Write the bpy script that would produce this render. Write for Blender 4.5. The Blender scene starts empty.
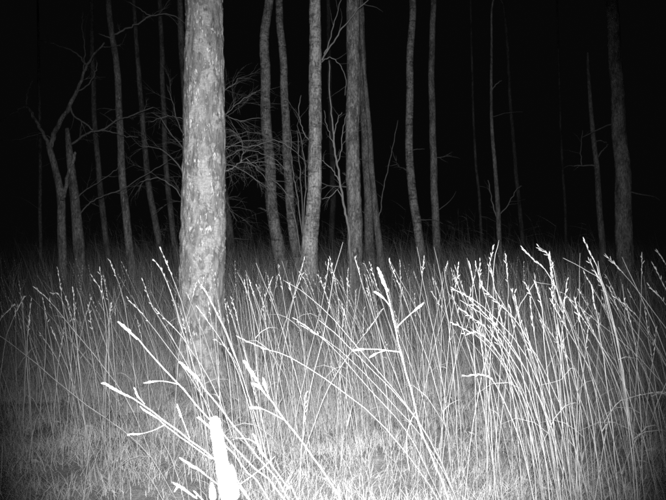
import bpy, math, random
import numpy as np
from mathutils import Vector, noise

R = math.radians
rnd = random.Random(11)
S = bpy.context.scene
COL = S.collection

# ------------------------------------------------------------------ camera, night sky, flash, exposure
H, F, HY = 1.0, 700.0, 255.0          # lens height (m), focal length and horizon row in photo pixels
cd = bpy.data.cameras.new('camera')
cd.sensor_fit = 'HORIZONTAL'
cd.sensor_width = 36.0
cd.lens = 36.0 * F / 666.0
cd.clip_start, cd.clip_end = 0.02, 600
cd.dof.use_dof = True
cd.dof.focus_distance = 6.0
cd.dof.aperture_fstop = 24
cam = bpy.data.objects.new('camera', cd)
COL.objects.link(cam)
cam.location = (0, 0, H)
cam.rotation_euler = (R(90) + math.atan((HY - 250) / F), 0, 0)
S.camera = cam

w = bpy.data.worlds.new('World')
S.world = w
w.use_nodes = True
bg = w.node_tree.nodes['Background']
bg.inputs[0].default_value = (1, 1, 1, 1)
bg.inputs[1].default_value = 0.0022

# the infrared flash of the trail camera, a few centimetres over its lens
ld = bpy.data.lights.new('infrared_flash', 'SPOT')
ld.energy = 1720
ld.color = (1, 1, 1)
ld.spot_size = R(69)
ld.spot_blend = 1.0
ld.shadow_soft_size = 0.02
flash = bpy.data.objects.new('infrared_flash', ld)
COL.objects.link(flash)
flash.location = (0.0, -0.01, H + 0.06)
aim = Vector(((336 - 333) / F, 1.0, (HY - 286) / F))
flash.rotation_euler = aim.to_track_quat('-Z', 'Y').to_euler()
flash.scale = (0.79, 1.0, 1.0)        # the beam of the LED array is a little taller than wide

S.view_settings.view_transform = 'Standard'
S.view_settings.look = 'None'
S.view_settings.exposure = 0.0
S.view_settings.gamma = 1.0
S.cycles.use_denoising = False
S.cycles.filter_width = 1.7
S.cycles.sample_clamp_indirect = 2.0
S.cycles.max_bounces = 5
S.cycles.diffuse_bounces = 3


# ------------------------------------------------------------------ helpers
def gh(x, y):
    """height of the forest floor"""
    h = 0.030 * math.sin(1.7 * x + 0.6) * math.cos(1.3 * y - 0.4) + 0.018 * math.sin(4.1 * x - 1.9 * y)
    h += 0.012 * math.sin(7.3 * y + 2.2 * x + 1.0) * math.sin(6.1 * x)
    if abs(x) < 12 and -1 < y < 14:
        h += 0.04 * noise.noise(Vector((x * 1.9, y * 1.9, 1.3)))
    return h


def at(x, y, d):
    """the point of the place seen at photo pixel x, y and d metres away"""
    return Vector(((x - 333.0) / F * d, d, H + (HY - y) / F * d))


class MB:
    def __init__(s):
        s.v, s.f = [], []

    def tube(s, pts, rad, n=5, cap=True, twist=0.0):
        b = len(s.v)
        m = len(pts)
        up = Vector((0.31, 0.87, 0.2))
        for i, p in enumerate(pts):
            t = (pts[min(i + 1, m - 1)] - pts[max(i - 1, 0)])
            if t.length < 1e-9:
                t = Vector((0, 0, 1))
            t.normalize()
            a = t.cross(up)
            if a.length < 1e-4:
                a = t.cross(Vector((1, 0, 0)))
            a.normalize()
            c = t.cross(a)
            for k in range(n):
                an = 2 * math.pi * k / n + twist * i
                s.v.append(p + (a * math.cos(an) + c * math.sin(an)) * rad[i])
        for i in range(m - 1):
            for k in range(n):
                k2 = (k + 1) % n
                s.f.append((b + i * n + k, b + i * n + k2, b + (i + 1) * n + k2, b + (i + 1) * n + k))
        if cap:
            s.f.append(tuple(b + k for k in range(n))[::-1])
            s.f.append(tuple(b + (m - 1) * n + k for k in range(n)))

    def grain(s, p, ax, ln, r):
        """one spikelet: a pointed lozenge with its foot at p"""
        ax = ax.normalized()
        a = ax.cross(Vector((0.2, 0.9, 0.37))).normalized()
        c = ax.cross(a)
        b = len(s.v)
        s.v.append(p)
        for q, rr in ((0.35, r), (0.7, r * 0.75)):
            for k in range(4):
                an = math.pi / 2 * k
                s.v.append(p + ax * (ln * q) + (a * math.cos(an) + c * math.sin(an) * 0.7) * rr)
        s.v.append(p + ax * ln)
        for k in range(4):
            k2 = (k + 1) % 4
            s.f.append((b, b + 1 + k2, b + 1 + k))
            s.f.append((b + 1 + k, b + 1 + k2, b + 5 + k2, b + 5 + k))
            s.f.append((b + 5 + k, b + 5 + k2, b + 9))

    def blade(s, pts, wid, side):
        b = len(s.v)
        m = len(pts)
        for i, p in enumerate(pts):
            ww = wid * (1 - (i / (m - 1)) ** 1.6) if i < m - 1 else wid * 0.05
            s.v.append(p - side * ww)
            s.v.append(p + side * ww)
        for i in range(m - 1):
            s.f.append((b + 2 * i, b + 2 * i + 1, b + 2 * i + 3, b + 2 * i + 2))

    def build(s, name, mat, parent=None, origin=None, smooth=True):
        me = bpy.data.meshes.new(name)
        o0 = origin if origin is not None else Vector((0, 0, 0))
        me.from_pydata([tuple(p - o0) for p in s.v], [], s.f)
        me.materials.append(mat)
        if smooth:
            me.polygons.foreach_set('use_smooth', [True] * len(me.polygons))
        me.update()
        o = bpy.data.objects.new(name, me)
        COL.objects.link(o)
        if parent is not None:
            o.parent = parent
        elif origin is not None:
            o.location = o0
        return o


def empty(name, loc, label, cat, group=None):
    o = bpy.data.objects.new(name, None)
    o.empty_display_size = 0.1
    COL.objects.link(o)
    o.location = loc
    o['label'] = label
    o['category'] = cat
    if group:
        o['group'] = group
    return o


def spline(pts, n):
    """Catmull-Rom through pts, n samples"""
    m = len(pts)
    out = []
    for i in range(n):
        t = i / (n - 1) * (m - 1)
        k = min(int(t), m - 2)
        u = t - k
        p1, p2 = pts[k], pts[k + 1]
        p0 = pts[k - 1] if k > 0 else p1 * 2 - p2
        p3 = pts[k + 2] if k + 2 < m else p2 * 2 - p1
        out.append(0.5 * ((2 * p1) + (p2 - p0) * u + (2 * p0 - 5 * p1 + 4 * p2 - p3) * u * u
                          + (3 * p1 - p0 - 3 * p2 + p3) * u ** 3))
    return out


# ------------------------------------------------------------------ materials
def new_mat(name):
    m = bpy.data.materials.new(name)
    m.use_nodes = True
    nt = m.node_tree
    return m, nt, nt.nodes, nt.links, nt.nodes['Principled BSDF']


def ramp(N, stops):
    r = N.new('ShaderNodeValToRGB')
    e = r.color_ramp.elements
    while len(e) < len(stops):
        e.new(0.5)
    for k, (p, c) in enumerate(stops):
        e[k].position = p
        e[k].color = (c, c, c, 1)
    return r


def coords(N, L, scale, kind='Object'):
    tc = N.new('ShaderNodeTexCoord')
    mp = N.new('ShaderNodeMapping')
    mp.inputs['Scale'].default_value = scale
    L.new(tc.outputs[kind], mp.inputs[0])
    return mp


def nz(N, L, src, scale, detail=4, rough=0.6):
    n = N.new('ShaderNodeTexNoise')
    n.inputs['Scale'].default_value = scale
    n.inputs['Detail'].default_value = detail
    n.inputs['Roughness'].default_value = rough
    L.new(src.outputs[0], n.inputs['Vector'])
    return n


def mix(N, L, a, b, f, mode='MIX'):
    m = N.new('ShaderNodeMix')
    m.data_type = 'RGBA'
    m.blend_type = mode
    for s_, v in ((m.inputs[6], a), (m.inputs[7], b)):
        if isinstance(v, (int, float)):
            s_.default_value = (v, v, v, 1)
        else:
            L.new(v, s_)
    if isinstance(f, (int, float)):
        m.inputs[0].default_value = f
    else:
        L.new(f, m.inputs[0])
    return m.outputs[2]


def bark(name, lo, hi, fleck, fleck_amt, band=0.0, sc=1.0):
    """grey bark: stretched mottling, upright pale flecks, and, for birch, dark cross bands"""
    m, nt, N, L, P = new_mat(name)
    c1 = coords(N, L, (1, 1, 0.35))
    big = nz(N, L, c1, 9 * sc, 5, 0.65)
    r1 = ramp(N, [(0.40, lo * 0.8), (0.60, hi * 1.1)])
    L.new(big.outputs[0], r1.inputs[0])
    fine = nz(N, L, c1, 75 * sc, 4, 0.7)
    r2 = ramp(N, [(0.40, 0.3), (0.60, 1.4)])
    L.new(fine.outputs[0], r2.inputs[0])
    col = mix(N, L, r1.outputs[0], r2.outputs[0], 0.75, 'MULTIPLY')
    c2 = coords(N, L, (1, 1, 0.22))
    fl = nz(N, L, c2, 48 * sc, 5, 0.65)
    r3 = ramp(N, [(fleck_amt, 0.0), (fleck_amt + 0.045, 1.0)])
    L.new(fl.outputs[0], r3.inputs[0])
    col = mix(N, L, col, fleck, r3.outputs[0])
    # dark cracks
    ck = nz(N, L, c2, 26 * sc, 4, 0.6)
    r5 = ramp(N, [(0.33, 0.45), (0.41, 1.0)])
    L.new(ck.outputs[0], r5.inputs[0])
    col = mix(N, L, col, r5.outputs[0], 0.8, 'MULTIPLY')
    if band > 0:
        c3 = coords(N, L, (0.8, 0.8, 2.4))
        bn = nz(N, L, c3, 9 * sc, 3, 0.6)
        r4 = ramp(N, [(0.38, 0.2), (0.43, 1.0)])
        L.new(bn.outputs[0], r4.inputs[0])
        col = mix(N, L, col, r4.outputs[0], band, 'MULTIPLY')
        c4 = coords(N, L, (0.8, 0.8, 3))
        bn2 = nz(N, L, c4, 14 * sc, 3, 0.6)
        r6 = ramp(N, [(0.58, 0.0), (0.68, 1.0)])
        L.new(bn2.outputs[0], r6.inputs[0])
        col = mix(N, L, col, min(0.8, fleck), r6.outputs[0])
    L.new(col, P.inputs['Base Color'])
    P.inputs['Roughness'].default_value = 0.85
    bp = N.new('ShaderNodeBump')
    bp.inputs['Strength'].default_value = 0.6
    bp.inputs['Distance'].default_value = 0.012
    L.new(mix(N, L, fine.outputs[0], fl.outputs[0], 0.5), bp.inputs['Height'])
    L.new(bp.outputs[0], P.inputs['Normal'])
    return m


def plant(name, lo, hi, scale, rough=0.6, transl=0.0):
    m, nt, N, L, P = new_mat(name)
    c = coords(N, L, (1, 1, 1))
    n1 = nz(N, L, c, scale, 3, 0.6)
    r = ramp(N, [(0.3, lo), (0.7, hi)])
    L.new(n1.outputs[0], r.inputs[0])
    L.new(r.outputs[0], P.inputs['Base Color'])
    P.inputs['Roughness'].default_value = rough
    if transl:
        t = N.new('ShaderNodeBsdfTranslucent')
        L.new(r.outputs[0], t.inputs[0])
        ms = N.new('ShaderNodeMixShader')
        ms.inputs[0].default_value = transl
        L.new(P.outputs[0], ms.inputs[1])
        L.new(t.outputs[0], ms.inputs[2])
        L.new(ms.outputs[0], N['Material Output'].inputs[0])
    return m



def old_bark():
    """weathered bark: grey plates with pale peeling strips, smooth cross-striped pale skin higher up on the right"""
    m, nt, N, L, P = new_mat('old_bark')
    base = coords(N, L, (1, 1, 1))
    st = coords(N, L, (1, 1, 0.28))
    cr = coords(N, L, (0.35, 0.35, 1.6))
    warp = nz(N, L, coords(N, L, (1, 1, 0.6)), 8, 5, 0.68)
    warp.inputs['Distortion'].default_value = 0.6
    fine = nz(N, L, st, 120, 5, 0.75)
    mid = nz(N, L, st, 22, 5, 0.7)
    rg_ = ramp(N, [(0.38, 0.20), (0.62, 0.41)])
    L.new(mid.outputs[0], rg_.inputs[0])
    skin = nz(N, L, cr, 75, 5, 0.7)
    rs = ramp(N, [(0.38, 0.38), (0.62, 0.60)])
    L.new(skin.outputs[0], rs.inputs[0])
    pm = ramp(N, [(0.515, 0.0), (0.535, 1.0)])
    L.new(warp.outputs[0], pm.inputs[0])
    col = mix(N, L, rg_.outputs[0], rs.outputs[0], pm.outputs[0])
    # peeling strips: thin, upright, in drifts
    fl = nz(N, L, st, 62, 4, 0.62)
    drift = nz(N, L, coords(N, L, (1, 1, 0.5)), 9, 3, 0.6)
    dr = ramp(N, [(0.36, 0.0), (0.66, 0.13)])
    L.new(drift.outputs[0], dr.inputs[0])
    ad = N.new('ShaderNodeMath')
    ad.operation = 'ADD'
    L.new(fl.outputs[0], ad.inputs[0])
    L.new(dr.outputs[0], ad.inputs[1])
    fr = ramp(N, [(0.66, 0.0), (0.695, 1.0)])
    L.new(ad.outputs[0], fr.inputs[0])
    iv = N.new('ShaderNodeMath')
    iv.operation = 'MULTIPLY_ADD'
    iv.inputs[1].default_value = -0.8
    iv.inputs[2].default_value = 1.0
    L.new(pm.outputs[0], iv.inputs[0])
    fm = N.new('ShaderNodeMath')
    fm.operation = 'MULTIPLY'
    L.new(fr.outputs[0], fm.inputs[0])
    L.new(iv.outputs[0], fm.inputs[1])
    col = mix(N, L, col, 0.9, fm.outputs[0])
    sc_ = nz(N, L, coords(N, L, (1, 1, 0.4)), 13, 4, 0.7)
    rsc = ramp(N, [(0.30, 0.3), (0.37, 1.0)])
    L.new(sc_.outputs[0], rsc.inputs[0])
    col = mix(N, L, col, rsc.outputs[0], 0.9, 'MULTIPLY')
    ck = nz(N, L, st, 40, 4, 0.65)
    rc = ramp(N, [(0.33, 0.4), (0.40, 1.0)])
    L.new(ck.outputs[0], rc.inputs[0])
    col = mix(N, L, col, rc.outputs[0], 0.85, 'MULTIPLY')
    rf = ramp(N, [(0.38, 0.65), (0.62, 1.2)])
    L.new(fine.outputs[0], rf.inputs[0])
    col = mix(N, L, col, rf.outputs[0], 0.8, 'MULTIPLY')
    L.new(col, P.inputs['Base Color'])
    P.inputs['Roughness'].default_value = 0.8
    bp = N.new('ShaderNodeBump')
    bp.inputs['Strength'].default_value = 0.8
    bp.inputs['Distance'].default_value = 0.015
    L.new(mix(N, L, mid.outputs[0], ad.outputs[0], 0.5), bp.inputs['Height'])
    L.new(bp.outputs[0], P.inputs['Normal'])
    return m


M_main = old_bark()
M_birch = bark('birch_bark', 0.42, 0.78, 0.88, 0.575, 0.6, 0.9)
M_dim_birch = bark('banded_bark', 0.22, 0.44, 0.65, 0.60, 0.7, 0.8)
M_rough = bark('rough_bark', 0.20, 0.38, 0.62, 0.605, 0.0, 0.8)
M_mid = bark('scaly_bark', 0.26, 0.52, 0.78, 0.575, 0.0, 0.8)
M_dimmed = bark('dimmed_bark', 0.12, 0.24, 0.34, 0.62, 0.0, 0.7)  # bark colour lowered to paint in weak flash light on dim trunks
M_faded = bark('flash_faded_bark', 0.04, 0.09, 0.12, 0.64, 0.0, 0.7)  # the fading of the flash put into the colour of the faintest trunks
M_flake = plant('pale_bark_flake', 0.45, 0.75, 40, 0.8)
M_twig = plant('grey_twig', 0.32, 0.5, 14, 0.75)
M_twigdim = plant('dim_twig', 0.16, 0.28, 14, 0.75)  # twig grey turned down in colour to imitate weaker light on twigs
M_straw = plant('dry_straw', 0.36, 0.66, 12, 0.55, 0.15)
M_seed = plant('seed_husk', 0.45, 0.75, 60, 0.6, 0.1)
M_blade = plant('withered_blade', 0.45, 0.75, 5, 0.6, 0.25)
M_short = plant('short_turf', 0.55, 0.9, 6, 0.7, 0.2)
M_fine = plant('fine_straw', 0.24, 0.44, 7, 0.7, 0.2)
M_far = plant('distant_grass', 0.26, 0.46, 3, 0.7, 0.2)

Mg, nt, N, L, P = new_mat('forest_floor')
c = coords(N, L, (1, 1, 1))
a = nz(N, L, c, 5, 6, 0.7)
b = nz(N, L, c, 60, 5, 0.75)
ra = ramp(N, [(0.35, 0.28), (0.65, 0.62)])
L.new(a.outputs[0], ra.inputs[0])
rb = ramp(N, [(0.3, 0.5), (0.72, 1.25)])
L.new(b.outputs[0], rb.inputs[0])
L.new(mix(N, L, ra.outputs[0], rb.outputs[0], 0.9, 'MULTIPLY'), P.inputs['Base Color'])
P.inputs['Roughness'].default_value = 0.95
bp = N.new('ShaderNodeBump')
bp.inputs['Strength'].default_value = 1.0
bp.inputs['Distance'].default_value = 0.03
L.new(b.outputs[0], bp.inputs['Height'])
L.new(bp.outputs[0], P.inputs['Normal'])

# ------------------------------------------------------------------ ground
g = MB()
xs = [-300, -150, -80, -45] + [-26 + i * 1.0 for i in range(22)] + [-4 + i * 0.1 for i in range(81)] + \
     [5 + i * 1.0 for i in range(22)] + [45, 80, 150, 300]
ys = [-20, -8, -3] + [-1 + i * 0.1 for i in range(101)] + [9.5 + i * 0.8 for i in range(40)] + [45, 60, 90, 150, 400]
for y in ys:
    for x in xs:
        k = 1.0 if abs(x) < 30 and y < 45 else 0.0
        z = gh(x, y) * k + (0.012 * noise.noise(Vector((x * 9, y * 9, 0))) if abs(x) < 4.1 and y < 9.1 else 0)
        g.v.append(Vector((x, y, z)))
nx = len(xs)
for j in range(len(ys) - 1):
    for i in range(nx - 1):
        g.f.append((j * nx + i, j * nx + i + 1, (j + 1) * nx + i + 1, (j + 1) * nx + i))
go = g.build('ground', Mg)
go['kind'] = 'structure'


# ------------------------------------------------------------------ trees
def trunk_mesh(mb, pts, rad, sides, rings, rough, seed, freq=9.0):
    P = spline(pts, rings)
    for i, p in enumerate(P):
        p.x += (0.35 if p.y > 8 else 0.0) * rad[1] * noise.noise(Vector((p.z * 1.1, seed * 5.3, 0)))
    m = len(rad)
    rr = []
    for i in range(rings):
        t = i / (rings - 1) * (m - 1)
        k = min(int(t), m - 2)
        u = t - k
        rr.append(rad[k] * (1 - u) + rad[k + 1] * u)
    b = len(mb.v)
    for i, p in enumerate(P):
        t = (P[min(i + 1, rings - 1)] - P[max(i - 1, 0)]).normalized()
        a = t.cross(Vector((0, 1, 0.05))).normalized()
        c2 = t.cross(a)
        for k in range(sides):
            an = 2 * math.pi * k / sides
            dv = a * math.cos(an) + c2 * math.sin(an)
            q = Vector((dv.x * rr[i] * freq * 3, dv.y * rr[i] * freq * 3, p.z * freq + seed * 7.1))
            q2 = Vector((dv.x * rr[i] * 42, dv.y * rr[i] * 42, p.z * 14 + seed * 3.3))
            d = 1 + rough * noise.noise(q) + (0.05 if p.y > 8 else 0.025) * noise.noise(Vector((seed * 3.1, an * 0.5, p.z * 2.2))) + rough * 0.7 * noise.noise(q2)
            mb.v.append(p + dv * (rr[i] * d))
    for i in range(rings - 1):
        for k in range(sides):
            k2 = (k + 1) % sides
            mb.f.append((b + i * sides + k, b + i * sides + k2, b + (i + 1) * sides + k2, b + (i + 1) * sides + k))
    mb.f.append(tuple(b + (rings - 1) * sides + k for k in range(sides)))
    return P, rr


def twigs(mb, p, d, ln, r, depth, droop=0.0, spread=0.7, rg=rnd, n=6):
    """a bare branch with its twigs"""
    pts = [p]
    q = p.copy()
    dd = d.normalized()
    for i in range(n):
        dd = (dd + Vector((rg.uniform(-1, 1), rg.uniform(-1, 1), rg.uniform(-1, 1))) * 0.27
              + Vector((0, 0, -droop))).normalized()
        q = q + dd * (ln / n)
        pts.append(q)
    mb.tube(pts, [r * (1 - 0.75 * i / n) for i in range(n + 1)], 4 if depth < 2 else 5, cap=False)
    if depth > 0:
        for i in range(1, n + 1):
            for _ in range(1 if rg.random() < 0.75 else 2):
                if rg.random() < 0.85:
                    t = (pts[i] - pts[i - 1]).normalized()
                    s_ = Vector((rg.uniform(-1, 1), rg.uniform(-1, 1), rg.uniform(-1, 1))).normalized()
                    nd = (t + s_ * spread).normalized()
                    twigs(mb, pts[i], nd, ln * rg.uniform(0.3, 0.62), r * 0.5, depth - 1, droop * 1.3, spread, rg,
                          max(3, n - 1))


def px_branch(mb, pts, d, w0, w1, tw=0, depth=0, ddep=0.0, ln=0.35, droop=0.03, rg=rnd):
    """a branch through photo pixels at distance d, pixel widths w0 to w1, with side twigs"""
    P = [at(x, y, d + ddep * i / (len(pts) - 1)) for i, (x, y) in enumerate(pts)]
    n = 5 * (len(P) - 1) + 1
    Q = spline(P, n)
    for i in range(1, n - 1):
        Q[i] = Q[i] + Vector((rg.uniform(-1, 1), rg.uniform(-1, 1), rg.uniform(-1, 1))) * (0.0011 * d)
    k = d / F / 2
    mb.tube(Q, [(w0 + (w1 - w0) * i / (n - 1)) * k for i in range(n)], 6, cap=True)
    for _ in range(tw):
        i = rg.randrange(2, n)
        t = (Q[i] - Q[i - 1]).normalized()
        s_ = Vector((rg.uniform(-1, 1), rg.uniform(-1, 1), rg.uniform(-1, 1))).normalized()
        twigs(mb, Q[i], t + s_ * 0.8, ln * rg.uniform(0.4, 1.3), max(0.0011, 0.5 * w1 * k), depth, droop, 0.7, rg, 5)
    return Q


def tree(name, label, cat, d, pts, mat, rough=0.05, sides=18, top=8.5, seed=1, group=None, crown=True, flare=1.35,
         twigmat=None, lean=0.0):
    """pts: (x, y, width) in photo pixels from the foot upwards; the trunk goes on down to the floor and up to its top"""
    k = d / F
    W = [at(x, y, d) for x, y, w_ in pts]
    rad = [w_ * k / 2 for x, y, w_ in pts]
    # foot
    sl = (W[1] - W[0])
    sx = sl.x / max(0.05, sl.z)
    fx = W[0].x - sx * W[0].z * 0.6
    fz = gh(fx, d)
    foot = Vector((fx, d, fz - 0.06))
    if W[0].z - fz > 0.25:
        mid = Vector((W[0].x - sx * (W[0].z - fz - 0.22) * 0.75, d, fz + 0.22))
        W = [foot, mid] + W
        rad = [rad[0] * flare, rad[0] * (1 + (flare - 1) * 0.35)] + rad
    else:
        W = [foot] + W
        rad = [rad[0] * flare] + rad
    zt = W[-1].z
    if crown:
        dx = (W[-1].x - W[-2].x) / max(0.05, W[-1].z - W[-2].z)
        for q in (0.35, 0.7, 1.0):
            z = zt + (top - zt) * q
            W.append(Vector((W[-1].x + dx * 0.5 * (z - W[-1].z) + rnd.uniform(-0.08, 0.08), d + rnd.uniform(-.1, .1), z)))
            rad.append(max(0.012, rad[-1] * (0.78 if q < 1 else 0.45)))
    root = empty(name, foot + Vector((0, 0, 0.06)), label, cat, group)
    o0 = root.location.copy()
    mb = MB()
    rings = max(40, min(430, int((W[-1].z - W[0].z) / (0.022 if d < 8 else 0.032))))
    P_, rr = trunk_mesh(mb, W, rad, sides, rings, rough, seed)
    mb.build('trunk', mat, root, o0)
    if 9 < d < 17:
        rs = random.Random(seed * 5 + 1)
        for q in range(4):
            i = int(rings * rs.uniform(0.12, 0.5))
            if P_[i].z < 1.3:
                continue
            an = rs.choice((0, math.pi)) + rs.uniform(-1, 1)
            dv = Vector((math.cos(an), -abs(math.sin(an)), rs.uniform(-0.2, 0.7))).normalized()
            db = MB()
            twigs(db, P_[i] + dv * rr[i] * 0.7, dv, rs.uniform(0.12, 0.7), max(0.004, rr[i] * 0.13), rs.choice((0, 0, 1)), 0.04, 0.7, rs, 5)
            db.build('dead_branch', twigmat or M_twigdim, root, o0)
    if crown:
        cb = MB()
        rg = random.Random(seed * 17 + 3)
        for q in range(9):
            i = int(rings * rg.uniform(0.62, 0.98))
            if P_[i].z < zt + 0.5:
                continue
            an = rg.uniform(0, 6.28)
            dv = Vector((math.cos(an), math.sin(an), rg.uniform(0.3, 0.9)))
            twigs(cb, P_[i], dv, rg.uniform(0.9, 1.7), max(0.008, rr[i] * 0.3), 2, 0.0, 0.7, rg, 5)
        if cb.v:
            cb.build('crown', twigmat or M_twigdim, root, o0)
    return root, o0


def branch_part(root, o0, mat, lst, name='branch'):
    for a_ in lst:
        mb = MB()
        px_branch(mb, **a_)
        mb.build(name, mat, root, o0)


# the big trunk in front
root, o0 = tree('tree', 'thick pale trunk with flaking bark, nearest tree, standing left of centre in the grass', 'tree', 5.6,
                [(200, 372, 53), (200.5, 330, 47), (202.5, 270, 45), (203, 240, 45), (204, 170, 42), (204, 100, 40), (204, 40, 37.5),
                 (204, 0, 36.5)], M_main, 0.06, 120, 9.5, 2, flare=1.5)
main_root = root
# flakes of bark standing off the trunk
prof = [(372, 200, 53), (330, 200.5, 47), (270, 202.5, 45), (240, 203, 45), (170, 204, 42), (100, 204, 40), (40, 204, 37.5), (-20, 204, 36)]


def trunk_at(y):
    for (y1, x1, w1), (y2, x2, w2) in zip(prof, prof[1:]):
        if y <= y1 and y >= y2:
            u = (y1 - y) / (y1 - y2)
            return x1 + (x2 - x1) * u, w1 + (w2 - w1) * u
    return 204, 36


flake_meshes = []
for q in range(10):
    mb = MB()
    n = 7
    hgt, wd = rnd.uniform(0.5, 1.1), rnd.uniform(0.2, 0.6)
    ring = []
    for k in range(n):
        an = 2 * math.pi * k / n
        rr_ = rnd.uniform(0.4, 1.2)
        ring.append((math.cos(an) * wd * rr_, math.sin(an) * hgt * rr_))
    for dz in (0.0, 1.0):
        for (x, z) in ring:
            s_ = 1.0 if dz == 0 else 0.82
            mb.v.append(Vector((x * s_, -dz * 0.16 - 0.10 * max(0, z), z * s_)))
    mb.v.append(Vector((0, -0.22, 0)))
    for k in range(n):
        k2 = (k + 1) % n
        mb.f.append((k, k2, n + k2, n + k))
        mb.f.append((n + k, n + k2, 2 * n))
    me = bpy.data.meshes.new('bark_flake')
    me.from_pydata([tuple(v) for v in mb.v], [], mb.f)
    me.materials.append(M_flake)
    flake_meshes.append(me)


def flake(px_y, th, size, parent, o0):
    x, w_ = trunk_at(px_y)
    p = at(x, px_y, 5.6)
    r = w_ * 5.6 / F / 2
    pos = Vector((p.x + math.sin(th) * r * 1.0, 5.6 - math.cos(th) * r * 1.0, p.z))
    o = bpy.data.objects.new('bark_flake', rnd.choice(flake_meshes))
    COL.objects.link(o)
    o.parent = parent
    o.location = pos - o0
    o.rotation_euler = (rnd.uniform(-0.1, 0.1), rnd.uniform(-0.35, 0.35), th)
    o.scale = (size, size * rnd.uniform(0.5, 1.0), size * rnd.uniform(1.0, 1.8))


def knot(px_y, th, size):
    """an old branch scar: a ring of bark round a sunken heart"""
    x, w_ = trunk_at(px_y)
    p = at(x, px_y, 5.6)
    r = w_ * 5.6 / F / 2
    mb = MB()
    for (rr_, h_) in ((1.25, -0.25), (1.0, 0.22), (0.72, 0.25), (0.5, -0.02)):
        for k in range(12):
            an = 2 * math.pi * k / 12
            wv = 1 + 0.12 * math.sin(3 * an + px_y)
            mb.v.append(Vector((math.cos(an) * rr_ * wv * size, -h_ * size, math.sin(an) * rr_ * wv * size * 1.4)))
    for j in range(3):
        for k in range(12):
            k2 = (k + 1) % 12
            mb.f.append((j * 12 + k, j * 12 + k2, j * 12 + 12 + k2, j * 12 + 12 + k))
    mb.f.append(tuple(36 + k for k in range(12)))
    o = mb.build('knot', M_rough, root, Vector((0, 0, 0)))
    o.location = Vector((p.x + math.sin(th) * r, 5.6 - math.cos(th) * r, p.z)) - o0
    o.rotation_euler = (0, 0.1, th)


knot(46, 0.0, 0.016)
knot(150, -0.75, 0.014)
knot(118, 0.9, 0.012)
rg = random.Random(5)
for q in range(170):
    y = rg.uniform(0, 350)
    u = rg.random()
    th = rg.choice([rg.uniform(-1.6, -0.5), rg.uniform(-1.5, 1.5), rg.gauss(-0.9, 0.35)])
    if y < 110 and th > -0.7 and rg.random() < 0.7:
        th = rg.uniform(-1.6, -1.1)
    flake(y, th, rg.uniform(0.003, 0.009), root, o0)
for q in range(60):     # flakes seen edge-on along both outlines
    flake(rg.uniform(0, 340), rg.choice([-1.5, -1.42, 1.45, 1.52]) + rg.uniform(-0.06, 0.06), rg.uniform(0.008, 0.016), root, o0)
for q in range(30):     # the ragged scar low on the trunk
    flake(rg.uniform(255, 292), rg.uniform(-0.15, 0.6), rg.uniform(0.005, 0.013), root, o0)

# birches and others behind, right of the big trunk
root, o0 = tree('birch_tree', 'brightest birch behind the big trunk, straight pale bark with dark marks', 'tree', 10.0,
                [(308, 280, 19), (311, 240, 16), (313.5, 210, 14.5), (315.5, 150, 13.5), (315.5, 85, 12.5), (315, 0, 11)],
                M_birch, 0.075, 36, 10, 3)
branch_part(root, o0, M_twig, [
    dict(pts=[(322, 60), (327, 52), (338, 34), (350, 18), (372, -6)], d=10.0, w0=1.8, w1=0.8, tw=4, depth=0),
    dict(pts=[(323, 57), (328, 45), (335, 20), (343, -6)], d=10.0, w0=1.4, w1=0.6, tw=4, depth=0),
    dict(pts=[(321, 62), (330, 57), (341, 66), (346, 80), (345, 95)], d=10.0, w0=1.0, w1=0.5, tw=3, depth=0),
    dict(pts=[(309, 140), (303, 130), (299, 112), (301, 95)], d=10.0, w0=1.0, w1=0.5, tw=3, depth=1)])
tree('tree', 'straight mid grey trunk just right of the bright birch and the leafless sapling', 'tree', 11.5,
     [(356, 268, 16), (355, 215, 15), (353.5, 150, 14), (353, 80, 13.2), (353, 0, 13)], M_mid, 0.075, 32, 10.5, 4)
tree('birch_tree', 'banded birch trunk leaning left at top, first of the pair right of the big trunk', 'tree', 13,
     [(283, 272, 14), (277, 240, 12.5), (272, 205, 11.5), (269, 150, 10.5), (266, 100, 10), (264, 44, 9.2), (268, 0, 8.6)],
     M_dim_birch, 0.085, 22, 11, 5)
tree('birch_tree', 'slender curved grey trunk between the banded birch and the brightest birch', 'tree', 13.5,
     [(299, 276, 11), (297, 255, 10.5), (291, 218, 9), (287, 165, 8.5), (286, 119, 8), (283, 60, 7.5), (279, 0, 7)],
     M_dim_birch, 0.085, 20, 11, 6)
tree('tree', 'dim upright trunk partly hidden behind the straight mid grey trunk', 'tree', 14.5,
     [(371, 266, 10), (368, 200, 9), (366, 150, 8.2), (363, 80, 7), (360, 0, 6)], M_rough, 0.06, 18, 10, 7)
tree('tree', 'thin bowed trunk leaning left at top, right of the dim upright trunk', 'tree', 14.0,
     [(383, 268, 9), (379, 240, 7), (374, 200, 6), (370, 140, 5), (364, 60, 4), (360, 0, 3.5)], M_rough, 0.06, 14, 9, 8)
tree('tree', 'slim lone trunk with bent foot, left of two slim trunks right of centre', 'tree', 14.5,
     [(423, 262, 9.5), (419, 235, 9), (414, 200, 8.4), (410, 150, 7.8), (410, 70, 7.2), (412, 0, 6.6)], M_dim_birch, 0.06, 18, 10.5, 9)
tree('tree', 'slim dim trunk standing upright, right one of two slim trunks right of centre', 'tree', 15.5,
     [(437, 258, 8), (435, 200, 7.5), (433, 150, 6.8), (432, 70, 6.2), (434, 0, 5.6)], M_rough, 0.06, 18, 10.5, 10)
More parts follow.
